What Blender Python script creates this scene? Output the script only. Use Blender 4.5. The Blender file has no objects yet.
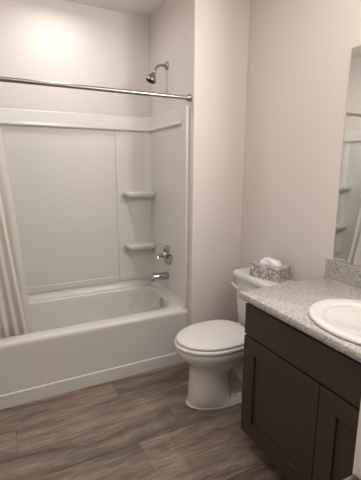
import bpy, bmesh, math, random
from mathutils import Vector, Matrix, noise
random.seed(7)
S = bpy.context.scene
COL = S.collection
R = math.radians

# ------------------------------------------------------------------ camera
cam = bpy.data.cameras.new('camera')
camo = bpy.data.objects.new('camera', cam); COL.objects.link(camo)
yaw, pitch, roll, F = 26.61, -11.24, 0.24, 360.8
cam.sensor_fit = 'HORIZONTAL'; cam.sensor_width = 36.0
cam.lens = F / 361.0 * 36.0
cam.clip_start = 0.02
camo.location = (-1.566, -2.1233, 1.4042)
camo.rotation_euler = (Matrix.Rotation(R(-yaw), 3, 'Z') @ Matrix.Rotation(R(90 + pitch), 3, 'X')
                       @ Matrix.Rotation(R(roll), 3, 'Z')).to_euler()
S.camera = camo

# ------------------------------------------------------------------ view, world, lamps
S.view_settings.view_transform = 'Standard'
S.view_settings.look = 'None'
S.view_settings.gamma = 1.0
S.view_settings.use_curve_mapping = False
S.view_settings.exposure = 0.0
w = bpy.data.worlds.new('world'); S.world = w; w.use_nodes = True
w.node_tree.nodes['Background'].inputs[0].default_value = (1, .9, .82, 1)
w.node_tree.nodes['Background'].inputs[1].default_value = 0.0

def area(name, loc, rot, sx, sy, power, col, shape='RECTANGLE', spread=180):
    l = bpy.data.lights.new(name, 'AREA'); l.shape = shape; l.size = sx; l.size_y = sy
    l.energy = power; l.color = col; l.spread = R(spread)
    o = bpy.data.objects.new(name, l); COL.objects.link(o)
    o.location = loc; o.rotation_euler = rot
    return o
# recessed can over the tub, vanity bar above the mirror, added ceiling fill to brighten the room, no known fixture
area('tub_downlight', (-1.13, .37, 2.535), (0, 0, 0), .22, .22, 3.7, (1, .985, .98), 'DISK', 165)
area('vanity_bar_light', (-.13, -1.27, 2.18), (0, R(88), 0), .14, .62, 32, (1, .985, .98))
area('ceiling_fill', (-1.25, -1.35, 2.53), (0, 0, 0), .35, .35, 4.5, (1, .985, .98), 'DISK')

# ------------------------------------------------------------------ materials
def mat(name, col, rough=.5, metal=0, spec=.5, coat=0):
    m = bpy.data.materials.new(name); m.use_nodes = True
    b = m.node_tree.nodes['Principled BSDF']
    b.inputs['Base Color'].default_value = (*col, 1)
    b.inputs['Roughness'].default_value = rough
    b.inputs['Metallic'].default_value = metal
    b.inputs['Specular IOR Level'].default_value = spec
    b.inputs['Coat Weight'].default_value = coat
    b.inputs['Coat Roughness'].default_value = .08
    return m
def nd(m, t, **k):
    n = m.node_tree.nodes.new(t)
    for a, v in k.items(): setattr(n, a, v)
    return n
def lk(m, a, b): m.node_tree.links.new(a, b)
def bsdf(m): return m.node_tree.nodes['Principled BSDF']
def ramp(m, fac, stops, interp='LINEAR'):
    r = nd(m, 'ShaderNodeValToRGB'); r.color_ramp.interpolation = interp
    e = r.color_ramp.elements
    while len(e) < len(stops): e.new(.5)
    for i, (p, c) in enumerate(stops):
        e[i].position = p; e[i].color = (*c, 1)
    lk(m, fac, r.inputs[0]); return r.outputs[0]
def noise_tex(m, scale, detail=2, vec=None, rough=.5):
    n = nd(m, 'ShaderNodeTexNoise'); n.inputs['Scale'].default_value = scale
    n.inputs['Detail'].default_value = detail; n.inputs['Roughness'].default_value = rough
    if vec is None:
        t = nd(m, 'ShaderNodeTexCoord'); vec = t.outputs['Object']
    lk(m, vec, n.inputs['Vector']); return n
def bump(m, h, strength, dist=.002):
    b = nd(m, 'ShaderNodeBump'); b.inputs['Strength'].default_value = strength
    b.inputs['Distance'].default_value = dist
    lk(m, h, b.inputs['Height']); lk(m, b.outputs[0], bsdf(m).inputs['Normal'])
def mottled(m, c1, c2, scale, detail=2):
    n = noise_tex(m, scale, detail)
    lk(m, ramp(m, n.outputs['Fac'], [(.3, c1), (.7, c2)]), bsdf(m).inputs['Base Color'])

M_wall = mat('painted_wall', (.70, .635, .585), .55, spec=.3)
mottled(M_wall, (.69, .632, .592), (.71, .652, .612), 1.5)
bump(M_wall, noise_tex(M_wall, 160, 3).outputs['Fac'], .10, .001)
M_ceil = mat('ceiling_paint', (.80, .745, .70), .8, spec=.2)
bump(M_ceil, noise_tex(M_ceil, 90, 3).outputs['Fac'], .3, .002)
M_trim = mat('white_trim_paint', (.74, .70, .66), .4)
mottled(M_trim, (.73, .69, .65), (.75, .71, .67), 3)
M_acr = mat('white_acrylic', (.70, .67, .62), .34, coat=.1)
mottled(M_acr, (.655, .628, .588), (.675, .648, .605), 2)
M_tub = mat('white_tub_enamel', (.74, .715, .67), .32, coat=.1)
mottled(M_tub, (.625, .60, .562), (.645, .62, .58), 2)
M_china = mat('white_vitreous_china', (.76, .735, .70), .12, coat=.5)
mottled(M_china, (.67, .648, .618), (.68, .658, .628), 3)
M_seat = mat('white_seat_plastic', (.78, .755, .72), .25)
mottled(M_seat, (.67, .648, .62), (.68, .658, .63), 3)
M_chrome = mat('chrome', (.62, .60, .58), .12, 1)
mottled(M_chrome, (.46, .45, .45), (.50, .49, .49), 20)
M_nick = mat('brushed_nickel', (.50, .47, .43), .28, 1)
mottled(M_nick, (.34, .325, .30), (.38, .36, .335), 40)
M_mirror = mat('mirror_glass', (.86, .88, .85), .01, 1)
mottled(M_mirror, (.93, .945, .92), (.94, .955, .93), 2)
M_edge = mat('mirror_edge', (.35, .34, .31), .3, .6)
mottled(M_edge, (.33, .32, .29), (.37, .36, .33), 8)
M_dark = mat('dark_recess', (.012, .010, .009), .8)
mottled(M_dark, (.011, .009, .008), (.013, .011, .010), 8)

# dark stained wood
M_wood = mat('espresso_stained_wood', (.05, .035, .027), .42, spec=.35)
tc = nd(M_wood, 'ShaderNodeTexCoord'); mp = nd(M_wood, 'ShaderNodeMapping')
mp.inputs['Scale'].default_value = (30, 30, 2.2)
lk(M_wood, tc.outputs['Object'], mp.inputs['Vector'])
nz = noise_tex(M_wood, 1.4, 5, mp.outputs[0], .6)
nz2 = noise_tex(M_wood, 5, 3)
mx = nd(M_wood, 'ShaderNodeMath', operation='ADD'); lk(M_wood, nz.outputs['Fac'], mx.inputs[0]); lk(M_wood, nz2.outputs['Fac'], mx.inputs[1])
lk(M_wood, ramp(M_wood, mx.outputs[0], [(.35, (.030, .020, .016)), (.9, (.052, .034, .026))]), bsdf(M_wood).inputs['Base Color'])
bump(M_wood, nz.outputs['Fac'], .08, .001)

# lighter brown wood of the stand
M_brown = mat('brown_wood', (.17, .12, .085), .5)
mp = nd(M_brown, 'ShaderNodeMapping'); tc = nd(M_brown, 'ShaderNodeTexCoord')
mp.inputs['Scale'].default_value = (3, 30, 3); lk(M_brown, tc.outputs['Object'], mp.inputs['Vector'])
nz = noise_tex(M_brown, 2, 4, mp.outputs[0])
lk(M_brown, ramp(M_brown, nz.outputs['Fac'], [(.3, (.050, .038, .030)), (.7, (.075, .058, .046))]), bsdf(M_brown).inputs['Base Color'])

# speckled granite laminate
M_gran = mat('speckled_granite', (.4, .38, .36), .35)
n1 = nd(M_gran, 'ShaderNodeTexVoronoi'); n1.inputs['Scale'].default_value = 260
tc = nd(M_gran, 'ShaderNodeTexCoord'); lk(M_gran, tc.outputs['Object'], n1.inputs['Vector'])
sep = nd(M_gran, 'ShaderNodeSeparateColor'); lk(M_gran, n1.outputs['Color'], sep.inputs[0])
c1 = ramp(M_gran, sep.outputs[0], [(0, (.10, .09, .085)), (.16, (.24, .215, .20)), (.45, (.42, .39, .37)), (.72, (.62, .59, .56))], 'CONSTANT')
n2 = noise_tex(M_gran, 120, 4, None, .7)
c2 = ramp(M_gran, n2.outputs['Fac'], [(.38, (.22, .20, .185)), (.5, (.42, .395, .37)), (.62, (.66, .63, .60))])
mixn = nd(M_gran, 'ShaderNodeMix', data_type='RGBA'); mixn.inputs[0].default_value = .45
lk(M_gran, c1, mixn.inputs[6]); lk(M_gran, c2, mixn.inputs[7]); lk(M_gran, mixn.outputs[2], bsdf(M_gran).inputs['Base Color'])

# plank floor: every plank has its own grain offset (UV 'grain') and edge coordinates (UV 'edge')
M_floor = mat('vinyl_plank_floor', (.2, .15, .11), .42, spec=.4)
uv = nd(M_floor, 'ShaderNodeUVMap', uv_map='grain')
mp = nd(M_floor, 'ShaderNodeMapping'); mp.inputs['Scale'].default_value = (1.2, 9, 1)
lk(M_floor, uv.outputs[0], mp.inputs['Vector'])
warp = noise_tex(M_floor, 2.2, 3, uv.outputs[0])
va = nd(M_floor, 'ShaderNodeVectorMath', operation='MULTIPLY_ADD')
va.inputs[1].default_value = (.7, 1.0, 0); lk(M_floor, warp.outputs['Color'], va.inputs[0]); lk(M_floor, mp.outputs[0], va.inputs[2])
g1 = noise_tex(M_floor, 1.7, 6, va.outputs[0], .62)
mp2 = nd(M_floor, 'ShaderNodeMapping'); mp2.inputs['Scale'].default_value = (6, 70, 1)
lk(M_floor, uv.outputs[0], mp2.inputs['Vector'])
g2 = noise_tex(M_floor, 1.5, 4, mp2.outputs[0], .7)
g3 = noise_tex(M_floor, 2.0, 2, uv.outputs[0])
base = ramp(M_floor, g1.outputs['Fac'], [(.28, (.110, .080, .063)), (.42, (.20, .157, .127)), (.56, (.30, .242, .198)), (.74, (.37, .305, .255))])
fine = ramp(M_floor, g2.outputs['Fac'], [(.32, (.55, .53, .51)), (.66, (1.2, 1.2, 1.2))])
mm = nd(M_floor, 'ShaderNodeMix', data_type='RGBA', blend_type='MULTIPLY'); mm.inputs[0].default_value = .9
lk(M_floor, base, mm.inputs[6]); lk(M_floor, fine, mm.inputs[7])
tone = ramp(M_floor, g3.outputs['Fac'], [(.32, (.80, .78, .80)), (.68, (1.12, 1.08, 1.02))])
mt = nd(M_floor, 'ShaderNodeMix', data_type='RGBA', blend_type='MULTIPLY'); mt.inputs[0].default_value = 1
lk(M_floor, mm.outputs[2], mt.inputs[6]); lk(M_floor, tone, mt.inputs[7])
at = nd(M_floor, 'ShaderNodeVertexColor', layer_name='tint')
mt2 = nd(M_floor, 'ShaderNodeMix', data_type='RGBA', blend_type='MULTIPLY'); mt2.inputs[0].default_value = 1
lk(M_floor, mt.outputs[2], mt2.inputs[6]); lk(M_floor, at.outputs[0], mt2.inputs[7])
lk(M_floor, mt2.outputs[2], bsdf(M_floor).inputs['Base Color'])
bump(M_floor, g2.outputs['Fac'], .15, .001)

# curtain fabrics
M_curt = mat('striped_curtain_fabric', (.8, .75, .7), .8, spec=.2)
uv = nd(M_curt, 'ShaderNodeUVMap', uv_map='cloth')
sx = nd(M_curt, 'ShaderNodeSeparateXYZ'); lk(M_curt, uv.outputs[0], sx.inputs[0])
ml = nd(M_curt, 'ShaderNodeMath', operation='MULTIPLY'); ml.inputs[1].default_value = 5.3; lk(M_curt, sx.outputs[0], ml.inputs[0])
fr = nd(M_curt, 'ShaderNodeMath', operation='FRACT'); lk(M_curt, ml.outputs[0], fr.inputs[0])
W = (.86, .82, .77)
lk(M_curt, ramp(M_curt, fr.outputs[0], [(0, W), (.42, (.70, .58, .47)), (.455, W), (.56, (.74, .65, .55)), (.575, W)], 'CONSTANT'), bsdf(M_curt).inputs['Base Color'])
M_liner = mat('vinyl_liner', (.78, .75, .70), .35)
mottled(M_liner, (.77, .74, .69), (.79, .76, .71), 3)
bsdf(M_liner).inputs['Alpha'].default_value = .72
def translucent(m, col, f):
    nt = m.node_tree; out = nt.nodes['Material Output']; b = bsdf(m)
    t = nt.nodes.new('ShaderNodeBsdfTranslucent'); t.inputs[0].default_value = (*col, 1)
    x = nt.nodes.new('ShaderNodeMixShader'); x.inputs[0].default_value = f
    nt.links.new(b.outputs[0], x.inputs[1]); nt.links.new(t.outputs[0], x.inputs[2]); nt.links.new(x.outputs[0], out.inputs[0])
translucent(M_curt, (.85, .80, .74), .45)
translucent(M_liner, (.85, .82, .78), .35)

# tissue box print
M_tis = mat('tissue_box_print', (.5, .5, .5), .45)
uv = nd(M_tis, 'ShaderNodeUVMap', uv_map='print')
mp = nd(M_tis, 'ShaderNodeMapping'); mp.inputs['Rotation'].default_value = (0, 0, R(45)); mp.inputs['Scale'].default_value = (88, 88, 1)
lk(M_tis, uv.outputs[0], mp.inputs['Vector'])
vf = nd(M_tis, 'ShaderNodeVectorMath', operation='FRACTION'); lk(M_tis, mp.outputs[0], vf.inputs[0])
vl = nd(M_tis, 'ShaderNodeVectorMath', operation='FLOOR'); lk(M_tis, mp.outputs[0], vl.inputs[0])
wn = nd(M_tis, 'ShaderNodeTexWhiteNoise'); lk(M_tis, vl.outputs[0], wn.inputs['Vector'])
cell = ramp(M_tis, wn.outputs[0], [(0, (.10, .14, .18)), (.3, (.52, .35, .31)), (.52, (.62, .58, .54)), (.75, (.16, .15, .17)), (.9, (.28, .36, .40))], 'CONSTANT')
sp = nd(M_tis, 'ShaderNodeSeparateXYZ'); lk(M_tis, vf.outputs[0], sp.inputs[0])
mn = nd(M_tis, 'ShaderNodeMath', operation='MINIMUM'); lk(M_tis, sp.outputs[0], mn.inputs[0]); lk(M_tis, sp.outputs[1], mn.inputs[1])
lt = nd(M_tis, 'ShaderNodeMath', operation='LESS_THAN'); lt.inputs[1].default_value = .2; lk(M_tis, mn.outputs[0], lt.inputs[0])
mi = nd(M_tis, 'ShaderNodeMix', data_type='RGBA'); lk(M_tis, lt.outputs[0], mi.inputs[0]); lk(M_tis, cell, mi.inputs[6]); mi.inputs[7].default_value = (.60, .55, .52, 1)
lk(M_tis, mi.outputs[2], bsdf(M_tis).inputs['Base Color'])
M_blue = mat('blue_box_top', (.17, .28, .42), .4)
mottled(M_blue, (.15, .26, .42), (.42, .50, .56), 60)
M_paper = mat('white_tissue_paper', (.84, .82, .80), .9, spec=.1)
mottled(M_paper, (.83, .81, .79), (.85, .83, .81), 20)
M_caulk = mat('caulk', (.62, .57, .50), .6)
mottled(M_caulk, (.60, .55, .48), (.64, .59, .52), 30)

# ------------------------------------------------------------------ mesh helpers
def obj(name, bm, m, parent=None, smooth=None, bevel=0, seg=2):
    me = bpy.data.meshes.new(name)
    bmesh.ops.recalc_face_normals(bm, faces=bm.faces)
    bm.to_mesh(me); bm.free()
    o = bpy.data.objects.new(name, me); COL.objects.link(o)
    me.materials.append(m)
    if parent: o.parent = parent
    if bevel:
        b = o.modifiers.new('bevel', 'BEVEL'); b.width = bevel; b.segments = seg; b.limit_method = 'ANGLE'; b.angle_limit = R(40)
        b.harden_normals = False
    if smooth is not None:
        for p in me.polygons: p.use_smooth = True
        if smooth < 180:
            me.set_sharp_from_angle(angle=R(smooth))
    return o
def box(bm, x0, x1, y0, y1, z0, z1):
    vs = [bm.verts.new((x, y, z)) for x in (x0, x1) for y in (y0, y1) for z in (z0, z1)]
    for f in ((0, 1, 3, 2), (4, 6, 7, 5), (0, 4, 5, 1), (2, 3, 7, 6), (0, 2, 6, 4), (1, 5, 7, 3)):
        bm.faces.new([vs[i] for i in f])
    return vs
def bx(*a):
    bm = bmesh.new(); box(bm, *a); return bm
def loft(bm, loops, cap0=True, cap1=True):
    rings = [[bm.verts.new(p) for p in lp] for lp in loops]
    n = len(rings[0])
    for a, b in zip(rings, rings[1:]):
        for i in range(n):
            j = (i + 1) % n
            bm.faces.new((a[i], a[j], b[j], b[i]))
    if cap0: bm.faces.new(rings[0][::-1])
    if cap1: bm.faces.new(rings[-1])
    return rings
def rrect(x0, x1, y0, y1, r, z, n=10):
    r = min(r, (x1 - x0) / 2 - 1e-4, (y1 - y0) / 2 - 1e-4); out = []
    for cx, cy, a0 in ((x1 - r, y1 - r, 0), (x0 + r, y1 - r, 90), (x0 + r, y0 + r, 180), (x1 - r, y0 + r, 270)):
        for k in range(n + 1):
            a = R(a0 + 90 * k / n); out.append((cx + r * math.cos(a), cy + r * math.sin(a), z))
    return out
def tube(bm, pts, rad, n=16, caps=True):
    pts = [Vector(p) for p in pts]
    rad = rad if isinstance(rad, (list, tuple)) else [rad] * len(pts)
    loops = []; up = None
    for i, p in enumerate(pts):
        t = (pts[min(i + 1, len(pts) - 1)] - pts[max(i - 1, 0)]).normalized()
        if up is None:
            up = Vector((0, 0, 1)) if abs(t.z) < .9 else Vector((1, 0, 0))
        s = t.cross(up).normalized(); up = s.cross(t).normalized()
        loops.append([p + (s * math.cos(2 * math.pi * k / n) + up * math.sin(2 * math.pi * k / n)) * rad[i] for k in range(n)])
    loft(bm, loops, caps, caps)
def lathe(bm, prof, origin, axis, n=28):
    """prof: (distance along axis, radius)"""
    axis = Vector(axis).normalized(); o = Vector(origin)
    up = Vector((0, 0, 1)) if abs(axis.z) < .9 else Vector((1, 0, 0))
    s = axis.cross(up).normalized(); u = s.cross(axis)
    loft(bm, [[o + axis * d + (s * math.cos(2 * math.pi * k / n) + u * math.sin(2 * math.pi * k / n)) * max(r, .0004) for k in range(n)] for d, r in prof])
def tag(o, label=None, cat=None, group=None, kind=None):
    if label: o['label'] = label
    if cat: o['category'] = cat
    if group: o['group'] = group
    if kind: o['kind'] = kind
    return o
def thing(name, loc, label, cat, rz=0):
    o = bpy.data.objects.new(name, None); COL.objects.link(o); o.location = loc; o.rotation_euler = (0, 0, rz)
    o.empty_display_size = .1
    return tag(o, label, cat)
def shift(o, loc):      # mesh written in world coordinates, origin moved to its parent's
    o.data.transform(Matrix.Translation(-Vector(loc)))
def struct(name, bm, m, label=None, **k):
    return tag(obj(name, bm, m, **k), label, None, kind='structure')

# ------------------------------------------------------------------ room shell
XL, XR, YB, YF, H = -1.94, 0.0, .745, -2.9, 2.55
WX = -.411                                   # face of the wall at the tap end of the tub
# planks
bm = bmesh.new()
lg = bm.loops.layers.uv.new('grain'); lc = bm.loops.layers.color.new('tint')
PW, PL = .195, 1.22
known = {0: -1.0, 1: -1.59, 2: -.765, 3: -1.02 }
row = -4; rnd = random.Random(12)
while True:
    y1 = .02 - row * PW; y0 = y1 - PW
    if y1 < YF: break
    jx = known.get(row, rnd.uniform(-1.8, -.6))
    x = jx - 2 * PL
    while x < 0:
        a, b = max(x, XL), min(x + PL, XR)
        ya, yb = max(y0, YF), min(y1, YB)
        if b > a and yb > ya:
            g = .0007
            vs = [bm.verts.new(c) for c in ((a + g, ya + g, 0), (b - g, ya + g, 0), (b - g, yb - g, 0), (a + g, yb - g, 0))]
            f = bm.faces.new(vs)
            ox, oy = rnd.uniform(0, 50), rnd.uniform(0, 50); t = rnd.uniform(.80, 1.18)
            for l in f.loops:
                l[lg].uv = (l.vert.co.x + ox, l.vert.co.y + oy); l[lc] = (t, t * rnd.uniform(.995, 1.0), t * .99, 1)
        x += PL
    row += 1
ebm = bmesh.ops.extrude_face_region(bm, geom=bm.faces[:])
for v in [g for g in ebm['geom'] if isinstance(g, bmesh.types.BMVert)]: v.co.z = -.004
fl = struct('floor', bm, M_floor, 'brown wood-look plank floor')
sf = obj('subfloor', bx(XL, XR, YF, YB, -.06, -.0042), M_dark, fl)

struct('wall_right', bx(0, .1, YF - .1, YB + .1, -.06, H + .06), M_wall, 'plain beige wall behind toilet and vanity')
struct('wall_back', bx(XL - .1, 0, YB, YB + .1, -.06, H + .06), M_wall, 'plain beige wall above the tub surround')
struct('wall_left', bx(XL - .1, XL, YF - .1, YB, -.06, H + .06), M_wall, 'plain beige wall at the far end of the tub')
struct('wall_front', bx(XL, 0, YF - .1, YF, -.06, H + .06), M_wall, 'plain beige wall opposite the tub')
struct('wall_tub_end', bx(WX, 0, 0, YB, 0, H), M_wall, 'plumbing wall projecting at the tap end of the tub', bevel=.004)
struct('wall_side', bx(-1.02, 0, -1.87, -1.752, 0, H), M_trim, 'pale wall end at the near end of the vanity', bevel=.003)
struct('ceiling', bx(XL, XR, YF, YB, H, H + .06), M_ceil, 'off-white ceiling')
def baseboard(name, x0, x1, y0, y1):
    struct(name, bx(x0, x1, y0, y1, 0, .085), M_trim, 'low white painted baseboard', bevel=.003)
baseboard('baseboard_back', WX, -.0125, -.012, 0)
baseboard('baseboard_right', -.012, 0, -.80, 0)
baseboard('baseboard_left', XL, XL + .012, YF, .04)

# ------------------------------------------------------------------ bathtub
TX0, TX1, TY0, TY1, DZ = -1.936, -.4125, .05, .742, .408
tub = thing('bathtub', (-1.17, .4, 0), 'white alcove bathtub with plain apron on the plank floor', 'bathtub')
bm = bmesh.new()
N = 10
def tl(x0, x1, y0, y1, r, z): return rrect(x0, x1, y0, y1, r, z, N)
loops = [
    tl(TX0, TX1, TY0 - .004, TY1, .004, .0),
    tl(TX0, TX1, TY0 - .004, TY1, .004, .083),
    tl(TX0, TX1, TY0 + .004, TY1, .004, .0885),
    tl(TX0, TX1, TY0 + .005, TY1, .004, .345),
    tl(TX0, TX1, TY0, TY1, .004, .372),
    tl(TX0, TX1, TY0, TY1, .006, .390),
    tl(TX0 + .003, TX1 - .001, TY0 + .006, TY1 - .001, .01, .401),
    tl(TX0 + .01, TX1 - .004, TY0 + .016, TY1 - .004, .015, DZ),
    tl(TX0 + .09, TX1 - .055, TY0 + .075, TY1 - .05, .13, DZ + .003),
    tl(TX0 + .098, TX1 - .064, TY0 + .086, TY1 - .058, .128, DZ - .003),
    tl(TX0 + .105, TX1 - .066, TY0 + .094, TY1 - .064, .125, DZ - .018),
    tl(TX0 + .14, TX1 - .074, TY0 + .105, TY1 - .075, .13, .30),
    tl(TX0 + .20, TX1 - .105, TY0 + .12, TY1 - .09, .13, .17),
    tl(TX0 + .27, TX1 - .135, TY0 + .15, TY1 - .12, .12, .11),
    tl(TX0 + .34, TX1 - .20, TY0 + .21, TY1 - .18, .09, .095),
    tl(TX0 + .60, TX1 - .50, TY0 + .30, TY1 - .28, .04, .09),
]
loft(bm, loops, True, True)
o = obj('basin', bm, M_tub, tub, smooth=50); shift(o, tub.location)
# raised coved ledge against the walls
bm = bmesh.new()
prof = [(0, 0), (.034, .0), (.030, .010), (.016, .026), (.010, .050), (0, .052)]     # distance from wall, height
ring = []
path = [((TX1, TY0 + .012), (-1, 0)), ((TX1, TY1), (-1, -1)), ((TX0, TY1), (1, -1)), ((TX0, TY0 + .012), (1, 0))]
for (px, py), (nx, ny) in path:
    ring.append([bm.verts.new((px + nx * d, py + ny * d, DZ + .002 + h)) for d, h in prof])
for a, b in zip(ring, ring[1:]):
    for i in range(len(prof)):
        j = (i + 1) % len(prof); bm.faces.new((a[i], a[j], b[j], b[i]))
bm.faces.new(ring[0]); bm.faces.new(ring[-1][::-1])
o = obj('wall_ledge', bm, M_tub, tub, smooth=40); shift(o, tub.location)
bm = bmesh.new()
ax = Vector((-1, 0, .16)).normalized()
lathe(bm, [(-.012, .034), (0, .036), (.007, .035), (.011, .026), (.012, .012), (.0155, .010), (.016, 0)], (-.480, .368, .360), ax)
o = obj('overflow_plate', bm, M_chrome, tub, smooth=35); shift(o, tub.location); o['label'] = 'round chrome overflow plate'
bm = bmesh.new(); lathe(bm, [(0, .036), (.003, .036), (.005, .03), (.004, .0)], (-.78, .37, .0925), (0, 0, 1))
o = obj('drain', bm, M_chrome, tub, smooth=35); shift(o, tub.location); o['label'] = 'chrome drain'

# ------------------------------------------------------------------ surround
SZ0, SZ1, BZ = .461, 1.805, 1.70
sur = thing('tub_surround', (-1.17, .74, SZ0), 'glossy white moulded shower surround on the walls above the bathtub', 'shower surround')
SX = WX - .0012
bm = bmesh.new()
PT = .022       # projection of band and frame; the panels sit behind it
FR = YB - .0012
# back wall sheet, then the raised band, the bottom border and the corner column
box(bm, TX0, SX, FR - .010, FR, SZ0, SZ1)
o = obj('back_panel', bm, M_acr, sur); shift(o, sur.location)
def rounded_bar(bm, a0, a1, prof, along):
    """prof = list of (out, z); along 'x' on the back wall, 'y' on the end walls (side sign given)"""
    pass
def band_loop():
    # cross-section of band: projects from wall, bottom lip rolled forward
    return [(.0, SZ1), (.012, SZ1), (.017, SZ1 - .004), (.019, SZ1 - .012), (.020, BZ + .030), (.024, BZ + .016), (.029, BZ + .010), (.032, BZ + .004),
            (.031, BZ - .003), (.026, BZ - .008), (.010, BZ - .010), (.0, BZ - .010)]
bm = bmesh.new(); prof = band_loop(); ring = []
pts = [((SX, .128), (-1, 0)), ((SX, FR - .07), (-1, -.0)), ((SX - .02, FR - .02), (-.7, -.7)), ((SX - .07, FR), (0, -1)),
       ((TX0 + .07, FR), (0, -1)), ((TX0 + .02, FR - .02), (.7, -.7)), ((TX0, FR - .07), (1, 0)), ((TX0, .128), (1, 0))]
for (px, py), (nx, ny) in pts:
    ring.append([bm.verts.new((px + nx * d, py + ny * d, z)) for d, z in prof])
for a, b in zip(ring, ring[1:]):
    for i in range(len(prof)):
        j = (i + 1) % len(prof); bm.faces.new((a[i], a[j], b[j], b[i]))
bm.faces.new(ring[0]); bm.faces.new(ring[-1][::-1])
o = obj('top_band', bm, M_acr, sur, smooth=38); shift(o, sur.location)
# recessed main panel outline: bottom border and corner column, rounded
for side, (xa, xb) in {'r': (-.715, SX), 'l': (TX0, TX0 + .305)}.items():
    bm = bmesh.new()
    box(bm, xa, xb, FR - .020, FR - .0095, SZ0, BZ - .009)
    o = obj('corner_column', bm, M_acr, sur, bevel=.007, seg=3, smooth=40); shift(o, sur.location)
bm = bmesh.new()
box(bm, TX0 + .3055, -.7155, FR - .020, FR - .0095, SZ0, .512)
o = obj('lower_border', bm, M_acr, sur, bevel=.007, seg=3, smooth=40); shift(o, sur.location)
# end panels with raised front flange
for sgn, X in ((-1, SX), (1, TX0)):
    bm = bmesh.new()
    a, b = sorted((X, X + sgn * .012)); box(bm, a, b, .0535, FR - .0205, SZ0, SZ1 - .001)
    o = obj('end_panel', bm, M_acr, sur, bevel=.003, smooth=40); shift(o, sur.location)
    bm = bmesh.new()
    a, b = sorted((X + sgn * .0122, X + sgn * .024)); box(bm, a, b, .053, .127, SZ0, SZ1)
    o = obj('front_flange', bm, M_acr, sur, bevel=.005, seg=3, smooth=40); shift(o, sur.location)
    bm = bmesh.new()                      # soft cove filling the corner
    r = .055; cx, cy = X + sgn * .0118, FR - .0198
    arc = [(cx + sgn * r * (1 - math.sin(R(t))), cy - r * (1 - math.cos(R(t)))) for t in range(0, 91, 10)]
    poly = [(cx, cy)] + arc
    loft(bm, [[(x, y, z) for x, y in poly] for z in (SZ0, BZ - .0095)])
    o = obj('corner_cove', bm, M_acr, sur, smooth=30); shift(o, sur.location)
# moulded shelves with tapered hollow between
def shelf(zt, xa, xb, depth=.112, t=.052):
    bm = bmesh.new(); y1 = FR - .0198; loops = []
    for z, ins in ((zt - t, .034), (zt - t + .006, .020), (zt - t + .014, .009), (zt - t + .024, .002), (zt - .010, 0), (zt - .003, .003), (zt, .010), (zt - .004, .022), (zt - .006, .035)):
        x0, x1, y0 = xa + ins, xb - ins * .1, y1 - depth + ins
        lp = []
        for r, cx, cy, a0 in ((.034, x0 + .034, y0 + .034, 180), (.014, x1 - .014, y0 + .014, 270)):
            for k in range(9):
                a = R(a0 + 90 * k / 8); lp.append((cx + r * math.cos(a), cy + r * math.sin(a), z))
        lp.append((x1, y1, z)); lp.append((x0, y1, z))
        loops.append(lp)
    loft(bm, loops)
    o = obj('shelf', bm, M_acr, sur, smooth=45); shift(o, sur.location)
shelf(1.218, -.668, -.4255); shelf(.786, -.660, -.4255)
shelf(1.218, TX0 + .0125, TX0 + .255); shelf(.786, TX0 + .0125, TX0 + .245)
def bracket(zt, zb, xa, xb, xa2, xb2):
    bm = bmesh.new(); y1 = FR - .0198; loops = []
    for k in range(13):
        t = k / 12; z = zt + (zb - zt) * t
        x0 = xa + (xa2 - xa) * t; x1 = xb + (xb2 - xb) * t; d = .042 * (1 - t) ** 1.2 + .003
        loops.append([(x0, y1, z), (x0 + .02, y1 - d * .45, z), ((x0 + x1) / 2 - .02, y1 - d * .9, z), ((x0 + x1) / 2 + .02, y1 - d, z), (x1, y1 - d, z), (x1, y1, z)])
    loft(bm, loops)
    o = obj('shelf_bracket', bm, M_acr, sur, smooth=60); shift(o, sur.location)
bracket(1.1655, .775, -.645, -.43, -.555, -.45)
bracket(.7335, .53, -.64, -.43, -.56, -.45)

# ------------------------------------------------------------------ shower fittings
def mk(name, bm, m, par, **k):
    o = obj(name, bm, m, par, **k); shift(o, par.location); return o
sh = thing('shower_fitting', (WX, .409, 2.123), 'brushed metal shower head on a curved arm high on the tub end wall', 'shower')
bm = bmesh.new(); lathe(bm, [(0, .028), (.002, .030), (.006, .028), (.012, .016), (.014, .009)], (WX, .409, 2.123), (-1, 0, 0)); mk('flange', bm, M_nick, sh, smooth=40)
arm = [(WX - .005 - .0 * i, .409, 2.123) for i in range(1)] + [(WX - .035, .409, 2.124), (WX - .055, .409, 2.122), (WX - .073, .409, 2.112), (WX - .088, .409, 2.096), (WX - .098, .409, 2.078)]
bm = bmesh.new(); tube(bm, arm, .0095, 16); mk('arm', bm, M_nick, sh, smooth=60)
d = Vector((-.40, .05, -.92)).normalized()
bm = bmesh.new()
lathe(bm, [(-.014, .010), (-.012, .014), (0, .015), (.004, .0135), (.010, .016), (.022, .024), (.040, .034), (.052, .038), (.060, .038), (.064, .035), (.065, .0)], Vector(arm[-1]) + d * .012, d)
hd = mk('spray_head', bm, M_nick, sh, smooth=40)
bm = bmesh.new(); lathe(bm, [(0, .030), (.003, .029), (.0035, 0)], Vector(arm[-1]) + d * .0768, d); o = obj('spray_face', bm, M_dark, hd, smooth=40); o.data.transform(Matrix.Translation(-sh.location)); o['label'] = 'dark spray face'

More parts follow.
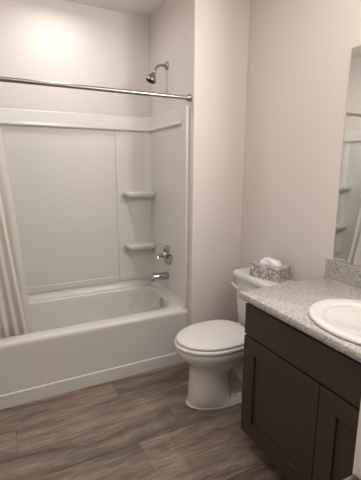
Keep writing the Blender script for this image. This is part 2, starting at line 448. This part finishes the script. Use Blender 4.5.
VX = SX - .0125
vl = thing('shower_valve', (VX, .372, .742), 'round chrome shower valve with lever handle above the tub spout', 'shower valve')
bm = bmesh.new(); lathe(bm, [(0, .078), (.003, .080), (.008, .076), (.012, .060), (.015, .030), (.0155, .0)], (VX, .372, .738), (-1, 0, 0), 40); mk('escutcheon', bm, M_chrome, vl, smooth=35)
bm = bmesh.new(); lathe(bm, [(.015, .026), (.022, .030), (.036, .029), (.044, .022), (.052, .016), (.058, .014), (.064, .009), (.065, 0)], (VX, .372, .742), (-1, 0, 0)); hub = mk('handle', bm, M_chrome, vl, smooth=40)
bm = bmesh.new(); tube(bm, [(VX - .050, .372, .744), (VX - .072, .366, .745), (VX - .090, .355, .738), (VX - .100, .345, .722)], [.016, .015, .014, .011], 14)
o = obj('lever', bm, M_chrome, hub, smooth=60); o.data.transform(Matrix.Translation(-vl.location))

sp = thing('tub_spout', (VX, .377, .572), 'chrome tub spout with diverter knob below the shower valve', 'tub spout')
bm = bmesh.new(); loops = []
for dx, hw, z0, z1 in ((0, .029, -.030, .028), (.004, .031, -.031, .030), (.03, .030, -.030, .030), (.075, .028, -.029, .029), (.115, .026, -.031, .026), (.135, .023, -.036, .016), (.141, .017, -.036, .0)):
    loops.append([(VX - dx, y, z) for y, z, _ in [(.377 + hw * math.cos(a) * (1 if abs(math.cos(a)) < .7 else 1), .572 + (z0 + z1) / 2 + (z1 - z0) / 2 * math.sin(a), 0) for a in [2 * math.pi * k / 24 for k in range(24)]]])
loft(bm, loops); mk('spout_body', bm, M_chrome, sp, smooth=50)
bm = bmesh.new(); lathe(bm, [(0, .004), (.012, .004), (.014, .008), (.020, .009), (.023, .005), (.0235, 0)], (VX - .120, .377, .588), (0, 0, 1)); mk('diverter_knob', bm, M_chrome, sp, smooth=40)

# ------------------------------------------------------------------ curtain rod, curtain, liner
RY, RZ = .05, 1.848
rod = thing('curtain_rod', (-1.17, RY, RZ), 'straight brushed metal shower curtain rod across the tub alcove', 'curtain rod')
bm = bmesh.new(); tube(bm, [(XL + .002, RY, RZ), (WX - .002, RY, RZ)], .0125, 20); mk('rod', bm, M_nick, rod, smooth=60)
for X, s in ((WX, -1), (XL, 1)):
    bm = bmesh.new(); lathe(bm, [(0.0003, .024), (.004, .025), (.012, .021), (.024, .018), (.030, .0165), (.031, .0127)], (X, RY, RZ), (s, 0, 0)); mk('end_flange', bm, M_nick, rod, smooth=40)
def cloth(name, m, xl, edge, ys, pleats, amp, label, cat, zb, th, x_par, seed):
    """hanging cloth from the rod; edge = free edge x at height; ys = y at height"""
    def interp(tab, z):
        for (z0, a), (z1, b) in zip(tab, tab[1:]):
            if z0 >= z >= z1: 
                t = (z0 - z) / (z0 - z1); return a + (b - a) * t
        return tab[-1][1]
    t_ = thing(name, (xl, RY, RZ), label, cat)
    bm = bmesh.new(); uvl = bm.loops.layers.uv.new('cloth')
    NU, NV = pleats * 14, 40; grid = []
    rn = random.Random(seed); ph = [rn.uniform(-.5, .5) for _ in range(pleats + 2)]; am = [rn.uniform(.6, 1.1) for _ in range(pleats + 2)]
    zt = RZ - .03
    for j in range(NV + 1):
        v = j / NV; z = zt + (zb - zt) * v; e = interp(edge, z); yy = interp(ys, z); rowv = []
        for i in range(NU + 1):
            u = i / NU; k = u * pleats; a = am[int(k)] * amp * (.75 + .5 * v)
            w_ = math.sin(2 * math.pi * k + ph[int(k)] * .5 * v)
            x = xl + (e - xl) * u + .25 * a * math.sin(4 * math.pi * k + 1.0)
            y = yy + a * w_ + .004 * math.sin(9 * v + k)
            rowv.append(bm.verts.new((max(x, XL + .016), y, z)))
        grid.append(rowv)
    for j in range(NV):
        for i in range(NU):
            f = bm.faces.new((grid[j][i], grid[j][i + 1], grid[j + 1][i + 1], grid[j + 1][i]))
            for l, (a, b) in zip(f.loops, ((i, j), (i + 1, j), (i + 1, j + 1), (i, j + 1))): l[uvl].uv = (a / NU, b / NV)
    o = obj('cloth', bm, m, t_, smooth=180); shift(o, t_.location)
    so = o.modifiers.new('thick', 'SOLIDIFY'); so.thickness = th; so.offset = 0
    return t_
ct = cloth('shower_curtain', M_curt, XL + .03,
      [(1.85, -1.60), (1.284, -1.562), (1.028, -1.542), (.749, -1.515), (.406, -1.482), (.2, -1.47)],
      [(1.85, .05), (1.284, .09), (1.028, .12), (.749, .15), (.45, .185), (.2, .235)], 8, .010,
      'white pleated shower curtain with thin tan stripes bunched at the left end of the rod', 'shower curtain', .30, .0012, 0, 3)
lnr = cloth('shower_liner', M_liner, XL + .05,
      [(1.85, -1.545), (1.623, -1.531), (1.444, -1.517), (1.168, -1.492), (.805, -1.47), (.468, -1.453), (.2, -1.44)],
      [(1.85, .05), (1.284, .125), (1.028, .155), (.749, .185), (.45, .225), (.2, .275)], 4, .007,
      'translucent white shower liner hanging inside the tub behind the striped curtain', 'shower liner', .26, .0006, 0, 5)
rb = None
for k in range(8):
    bm = bmesh.new(); n = 20
    x = XL + .06 + k * .042
    tube(bm, [(x, RY + .022 * math.sin(2 * math.pi * i / n), RZ - .008 + .024 * math.cos(2 * math.pi * i / n)) for i in range(n)] + [(x, RY, RZ + .016)], .0016, 6)
    o = obj('curtain_ring', bm, M_nick, ct, smooth=60); shift(o, ct.location)

# ------------------------------------------------------------------ toilet
CY = -.402
tl_ = thing('toilet', (-.36, CY, 0), 'white two-piece toilet with closed lid standing beside the vanity', 'toilet')
def egg(xf, xb, hw, z, n=56, sq=2.0, yc=CY, back=.0):
    """outline: pointed round front at xf (towards the room), blunter back at xb"""
    out = []; L = xb - xf; xm = xf + L * .56
    for k in range(n):
        a = 2 * math.pi * k / n; c, s = math.cos(a), math.sin(a)
        if c < 0: x = xm + (xm - xf) * c; y = hw * s
        else:
            e = 2 / 2.9
            x = xm + (xb - xm) * abs(c) ** e; y = hw * (1 if s >= 0 else -1) * abs(s) ** e
            y = y
        out.append((x, yc + y, z))
    return out
bm = bmesh.new()
loft(bm, [egg(-.648, -.20, .122, 0.001), egg(-.648, -.20, .122, .012), egg(-.643, -.32, .118, .020), egg(-.643, -.375, .117, .028), egg(-.638, -.385, .114, .10), egg(-.632, -.39, .111, .19),
          egg(-.630, -.385, .112, .222), egg(-.636, -.33, .121, .248), egg(-.648, -.275, .141, .276), egg(-.683, -.28, .163, .303),
          egg(-.708, -.275, .178, .330), egg(-.719, -.27, .184, .352), egg(-.722, -.265, .186, .372), egg(-.720, -.265, .185, .380), egg(-.712, -.27, .178, .383)])
# rear body carrying the tank
def body(x0, x1, hw, z): return rrect(x0, x1, CY - hw, CY + hw, .05, z, 8)
loft(bm, [body(-.50, -.10, .085, .001), body(-.50, -.10, .085, .012), body(-.47, -.11, .062, .03), body(-.45, -.11, .058, .16), body(-.44, -.08, .072, .24), body(-.42, -.05, .105, .30),
          body(-.40, -.035, .150, .345), body(-.38, -.030, .165, .372), body(-.37, -.035, .160, .380)])
# base foot
loft(bm, [rrect(-.55, -.085, CY - .104, CY + .104, .06, .0012, 8), rrect(-.55, -.085, CY - .104, CY + .104, .06, .018, 8), rrect(-.55, -.09, CY - .094, CY + .094, .06, .028, 8)])
# trapway relief on both sides
for s in (-1, 1):
    q = CY + s * .058
    tube(bm, [(-.50, q, .25), (-.45, q + s * .012, .27), (-.39, q + s * .014, .262), (-.34, q + s * .014, .225), (-.31, q + s * .014, .17), (-.275, q + s * .012, .115), (-.23, q + s * .006, .07), (-.18, q, .04)],
         [.035, .042, .045, .045, .044, .042, .038, .03], 18)
    tube(bm, [(-.30, q, .31), (-.25, q + s * .01, .28), (-.20, q + s * .01, .22), (-.17, q + s * .008, .14), (-.16, q, .05)], [.03, .036, .038, .036, .03], 18)
o = mk('bowl', bm, M_china, tl_, smooth=55)
bm = bmesh.new()
loft(bm, [egg(-.653, -.19, .126, 0.0004), egg(-.654, -.19, .1265, .003), egg(-.649, -.195, .122, .006)])
o = mk('caulk_line', bm, M_caulk, tl_, smooth=50); o['label'] = 'pale caulk bead around the base'
# seat ring and lid
def slab(zs, xf=-.722, xb=-.262, hw=.187):
    bm = bmesh.new(); loft(bm, [egg(xf + i, xb - i, hw - i, z) for z, i in zs]); return bm
mk('seat', slab([(.3835, .012), (.385, .004), (.390, .0), (.401, .0), (.406, .004), (.4075, .010)], -.727, -.262, .190), M_seat, tl_, smooth=50)
mk('lid', slab([(.4095, .010), (.411, .004), (.415, .001), (.421, .001), (.427, .006), (.4305, .018), (.4330, .045), (.4345, .09), (.4348, .14)], -.716, -.255, .182), M_seat, tl_, smooth=60)
for s in (-1, 1):
    bm = bmesh.new(); box(bm, -.262, -.226, CY + s * .075 - .018, CY + s * .075 + .018, .381, .414)
    mk('hinge', bm, M_seat, tl_, bevel=.007, seg=3, smooth=40)
    bm = bmesh.new(); lathe(bm, [(0, .016), (.010, .0155), (.017, .010), (.019, 0)], (-.335, CY + s * .088, .025), (0, 0, 1)); mk('bolt_cap', bm, M_seat, tl_, smooth=60)
# tank
def trect(x0, x1, hw, r, z): return rrect(x0, x1, CY - hw, CY + hw, r, z, 8)
bm = bmesh.new()
loft(bm, [trect(-.175, -.035, .158, .03, .383), trect(-.188, -.028, .168, .035, .395), trect(-.196, -.026, .176, .035, .45), trect(-.204, -.024, .184, .035, .60), trect(-.208, -.022, .189, .035, .700)])
tk = mk('tank', bm, M_china, tl_, smooth=45)
bm = bmesh.new()
loft(bm, [trect(-.216, -.018, .197, .035, .7005), trect(-.224, -.014, .204, .04, .706), trect(-.227, -.012, .207, .042, .716), trect(-.226, -.012, .206, .042, .734), trect(-.220, -.016, .200, .038, .742), trect(-.208, -.026, .188, .03, .7455)])
mk('tank_lid', bm, M_china, tl_, smooth=45)
bm = bmesh.new(); ly = CY + .148
lathe(bm, [(0, .014), (.008, .014), (.014, .010), (.0145, 0)], (-.202, ly - .006, .636), (-1, 0, 0)); 
tube(bm, [(-.213, ly - .012, .625), (-.219, ly - .006, .634), (-.223, ly + .004, .645), (-.226, ly + .016, .654), (-.227, ly + .034, .657)], [.008, .0085, .009, .009, .007], 12)
mk('flush_lever', bm, M_seat, tl_, smooth=60)
bm = bmesh.new(); tube(bm, [(-.012, CY + .20, .16), (-.06, CY + .20, .16), (-.075, CY + .195, .18), (-.085, CY + .17, .28), (-.09, CY + .15, .384)], .005, 10); mk('supply_line', bm, M_nick, tl_, smooth=60)

# ------------------------------------------------------------------ tissue box
TB = (-.119, -.458, .7458)
long_ = Vector((.060, -.207, 0)).normalized(); ang = math.atan2(long_.y, long_.x)
tb = thing('tissue_box', TB, 'patterned tissue box sitting on the toilet tank lid', 'tissue box', ang)
bm = bmesh.new(); uvl = bm.loops.layers.uv.new('print')
LX, LY, LZ = .214, .112, .084
box(bm, -LX / 2, LX / 2, -LY / 2, LY / 2, 0, LZ)
for f in bm.faces:
    f.normal_update(); n = f.normal
    for l in f.loops:
        c = l.vert.co
        l[uvl].uv = (c.x, c.z) if abs(n.y) > .5 else ((c.y + .33, c.z) if abs(n.x) > .5 else (c.x, c.y + .5))
bx_ = obj('carton', bm, M_tis, tb, bevel=.0015)
bm = bmesh.new(); n = 32
loft(bm, [[(.082 * math.cos(2 * math.pi * k / n), .034 * math.sin(2 * math.pi * k / n), z) for k in range(n)] for z in (LZ + .0002, LZ + .0012)])
o = obj('opening', bm, M_blue, tb); o['label'] = 'blue oval opening on top'
bm = bmesh.new(); rings = []; n = 40
for j in range(9):
    t = j / 8; lp = []
    for k in range(n):
        a = 2 * math.pi * k / n
        rr = 1 - .35 * t - .5 * t ** 4
        wv = 1 + (.16 * math.sin(5 * a + 2 * t) + .09 * math.sin(9 * a - 3 * t)) * (.3 + t)
        lp.append((-.001 + .073 * rr * wv * math.cos(a) + .006 * t, .026 * rr * wv * math.sin(a) + .004 * math.sin(3 * a + 4 * t),
                   LZ + .0014 + .040 * t ** .8 + .006 * t * math.sin(3 * a + 1)))
    rings.append(lp)
loft(bm, rings); o = obj('tissue', bm, M_paper, tb, smooth=35); o['label'] = 'white tissue pulled up from the opening'

# ------------------------------------------------------------------ vanity
VL, VR, VF = -.797, -1.726, -.553          # left end, near end, door faces
van = thing('vanity_cabinet', (-.28, -1.27, 0), 'dark espresso vanity cabinet with shaker doors under the speckled counter', 'vanity cabinet')
bm = bmesh.new()
CX0, CX1 = VF + .021, -.014
box(bm, CX0, CX1, VL - .018, VL, .088, .797); box(bm, CX0, CX1, VR, VR + .018, .088, .797)
box(bm, CX0, CX1, VR + .018, VL - .018, .088, .106); box(bm, CX1 - .008, CX1, VR + .018, VL - .018, .106, .797)
box(bm, CX0, CX0 + .018, VR + .018, VL - .018, .106, .130); box(bm, CX0, CX0 + .018, VR + .018, VL - .018, .59, .65)
box(bm, CX0, CX0 + .018, VR + .018, VL - .018, .765, .797); box(bm, CX0, CX0 + .018, -1.29, -1.25, .130, .59)
mk('carcass', bm, M_wood, van)
bm = bmesh.new(); box(bm, VF + .085, -.014, VR + .002, VL - .002, 0.0, .0875); mk('toe_kick', bm, M_wood, van)
bm = bmesh.new(); box(bm, VF, VF + .0205, VR + .004, VL - .004, .621, .773); mk('drawer_front', bm, M_wood, van, bevel=.0015, smooth=30)
def shaker(y0, y1, z0, z1, fw=.079):
    bm = bmesh.new()
    box(bm, VF, VF + .0205, y0, y0 + fw, z0, z1); box(bm, VF, VF + .0205, y1 - fw, y1, z0, z1)
    box(bm, VF, VF + .0205, y0 + fw + .0002, y1 - fw - .0002, z0, z0 + fw); box(bm, VF, VF + .0205, y0 + fw + .0002, y1 - fw - .0002, z1 - fw, z1)
    d = mk('door', bm, M_wood, van, bevel=.0015, smooth=30)
    bm = bmesh.new(); box(bm, VF + .010, VF + .0195, y0 + fw + .0003, y1 - fw - .0003, z0 + fw + .0003, z1 - fw - .0003)
    o = obj('door_panel', bm, M_wood, d); o.data.transform(Matrix.Translation(-van.location))
shaker(-1.2675, VL - .004, .090, .6105); shaker(VR + .004, -1.2715, .090, .6105)

ctr = thing('vanity_countertop', (-.29, -1.27, .799), 'speckled grey granite-look countertop with backsplash on the vanity cabinet', 'countertop')
CT0, CT1 = .7975, .8318
SXC, SYC, SA, SB = -.347, -1.308, .213, .242            # sink centre and half axes (x, y)
# slab with oval cut-out
bm = bmesh.new(); n = 72
X0, X1, Y0, Y1 = -.583, -.001, -1.742, -.786
def rectpt(a):
    c, s = math.cos(a), math.sin(a)
    tx = ((X1 if c > 0 else X0) - SXC) / c if abs(c) > 1e-9 else 1e9
    ty = ((Y1 if s > 0 else Y0) - SYC) / s if abs(s) > 1e-9 else 1e9
    t = min(tx, ty); return (SXC + c * t, SYC + s * t)
angs = sorted([2 * math.pi * k / n for k in range(n)] + [math.atan2(y - SYC, x - SXC) % (2 * math.pi) for x in (X0, X1) for y in (Y0, Y1)])
outer = [rectpt(a) for a in angs]; inner = [(SXC + (SA - .02) * math.cos(a), SYC + (SB - .02) * math.sin(a)) for a in angs]
inr = []
for (x, y), (cx, cy) in zip(outer, inner):
    inr.append((min(max(x, X0 + .004), X1 - .0), min(max(y, Y0 + .004), Y1 - .004)))
rings = [[bm.verts.new((x, y, CT0)) for x, y in inner], [bm.verts.new((x, y, CT0)) for x, y in inr], [bm.verts.new((x, y, CT0 + .004)) for x, y in outer],
         [bm.verts.new((x, y, CT1 - .004)) for x, y in outer], [bm.verts.new((x, y, CT1)) for x, y in inr], [bm.verts.new((x, y, CT1)) for x, y in inner]]
m_ = len(angs)
for q in range(6):
    a, b = rings[q], rings[(q + 1) % 6]
    for i in range(m_): bm.faces.new((a[i], a[(i + 1) % m_], b[(i + 1) % m_], b[i]))
mk('slab', bm, M_gran, ctr, smooth=50)
bm = bmesh.new(); box(bm, -.0215, -.001, Y0, Y1 - .001, CT1 + .0003, CT1 + .098); mk('backsplash', bm, M_gran, ctr, bevel=.002)

snk = thing('sink', (SXC, SYC, CT1), 'oval white drop-in sink set into the speckled vanity counter', 'sink')
bm = bmesh.new(); n = 72
def el(i, z, dx=0): return [(SXC + dx + (SA - i) * math.cos(2 * math.pi * k / n), SYC + (SB - i * 1.0) * math.sin(2 * math.pi * k / n), z) for k in range(n)]
z = CT1
loft(bm, [el(.004, z + .0006), el(.0, z + .004), el(.0, z + .009), el(.004, z + .014), el(.012, z + .016), el(.030, z + .0155), el(.050, z + .012), el(.062, z + .004), el(.070, z - .012), el(.082, z - .045),
          el(.098, z - .085), el(.125, z - .115), el(.165, z - .128), el(.190, z - .131), el(.188, z - .139), el(.120, z - .127), el(.088, z - .093), el(.072, z - .05), el(.060, z - .015), el(.036, z + .0003), el(.02, z + .0004)])
mk('bowl', bm, M_china, snk, smooth=60)
bm = bmesh.new(); lathe(bm, [(0, .021), (.002, .022), (.004, .019), (.003, .008), (.003, 0)], (SXC, SYC, z - .1305), (0, 0, 1)); mk('drain', bm, M_chrome, snk, smooth=40)

# ------------------------------------------------------------------ mirror
mir = thing('wall_mirror', (0, -1.27, .934), 'large frameless wall mirror above the vanity backsplash', 'mirror')
bm = bmesh.new(); box(bm, -.0062, -.0008, -1.72, -.8215, .932, 1.968); mk('backing', bm, M_edge, mir)
bm = bmesh.new(); box(bm, -.0072, -.0063, -1.7185, -.8232, .9335, 1.9665); mk('glass', bm, M_mirror, mir)

# ------------------------------------------------------------------ small things
bm = bmesh.new(); lathe(bm, [(-.004, .0016), (.006, .0016), (.007, .0045), (.0085, .004), (.009, 0)], (0, -.119, 1.267), (-1, .1, .35), 12)
nail = obj('nail', bm, M_nick, smooth=40); tag(nail, 'tiny nail head in the right wall near the plumbing wall corner', 'nail')

st = thing('wooden_stand', (-1.14, -1.885, 0), 'brown wooden stand against the pale wall end in the near corner', 'stand')
bm = bmesh.new(); box(bm, -1.25, -1.0225, -2.02, -1.757, .826, .852); mk('top', bm, M_brown, st, bevel=.002)
for x in (-1.235, -1.055):
    for y in (-2.005, -1.79):
        bm = bmesh.new(); box(bm, x, x + .022, y, y + .022, 0, .8258); mk('leg', bm, M_brown, st)
bm = bmesh.new(); box(bm, -1.24, -1.03, -2.01, -1.762, .28, .298)
mk('shelf', bm, M_brown, st)
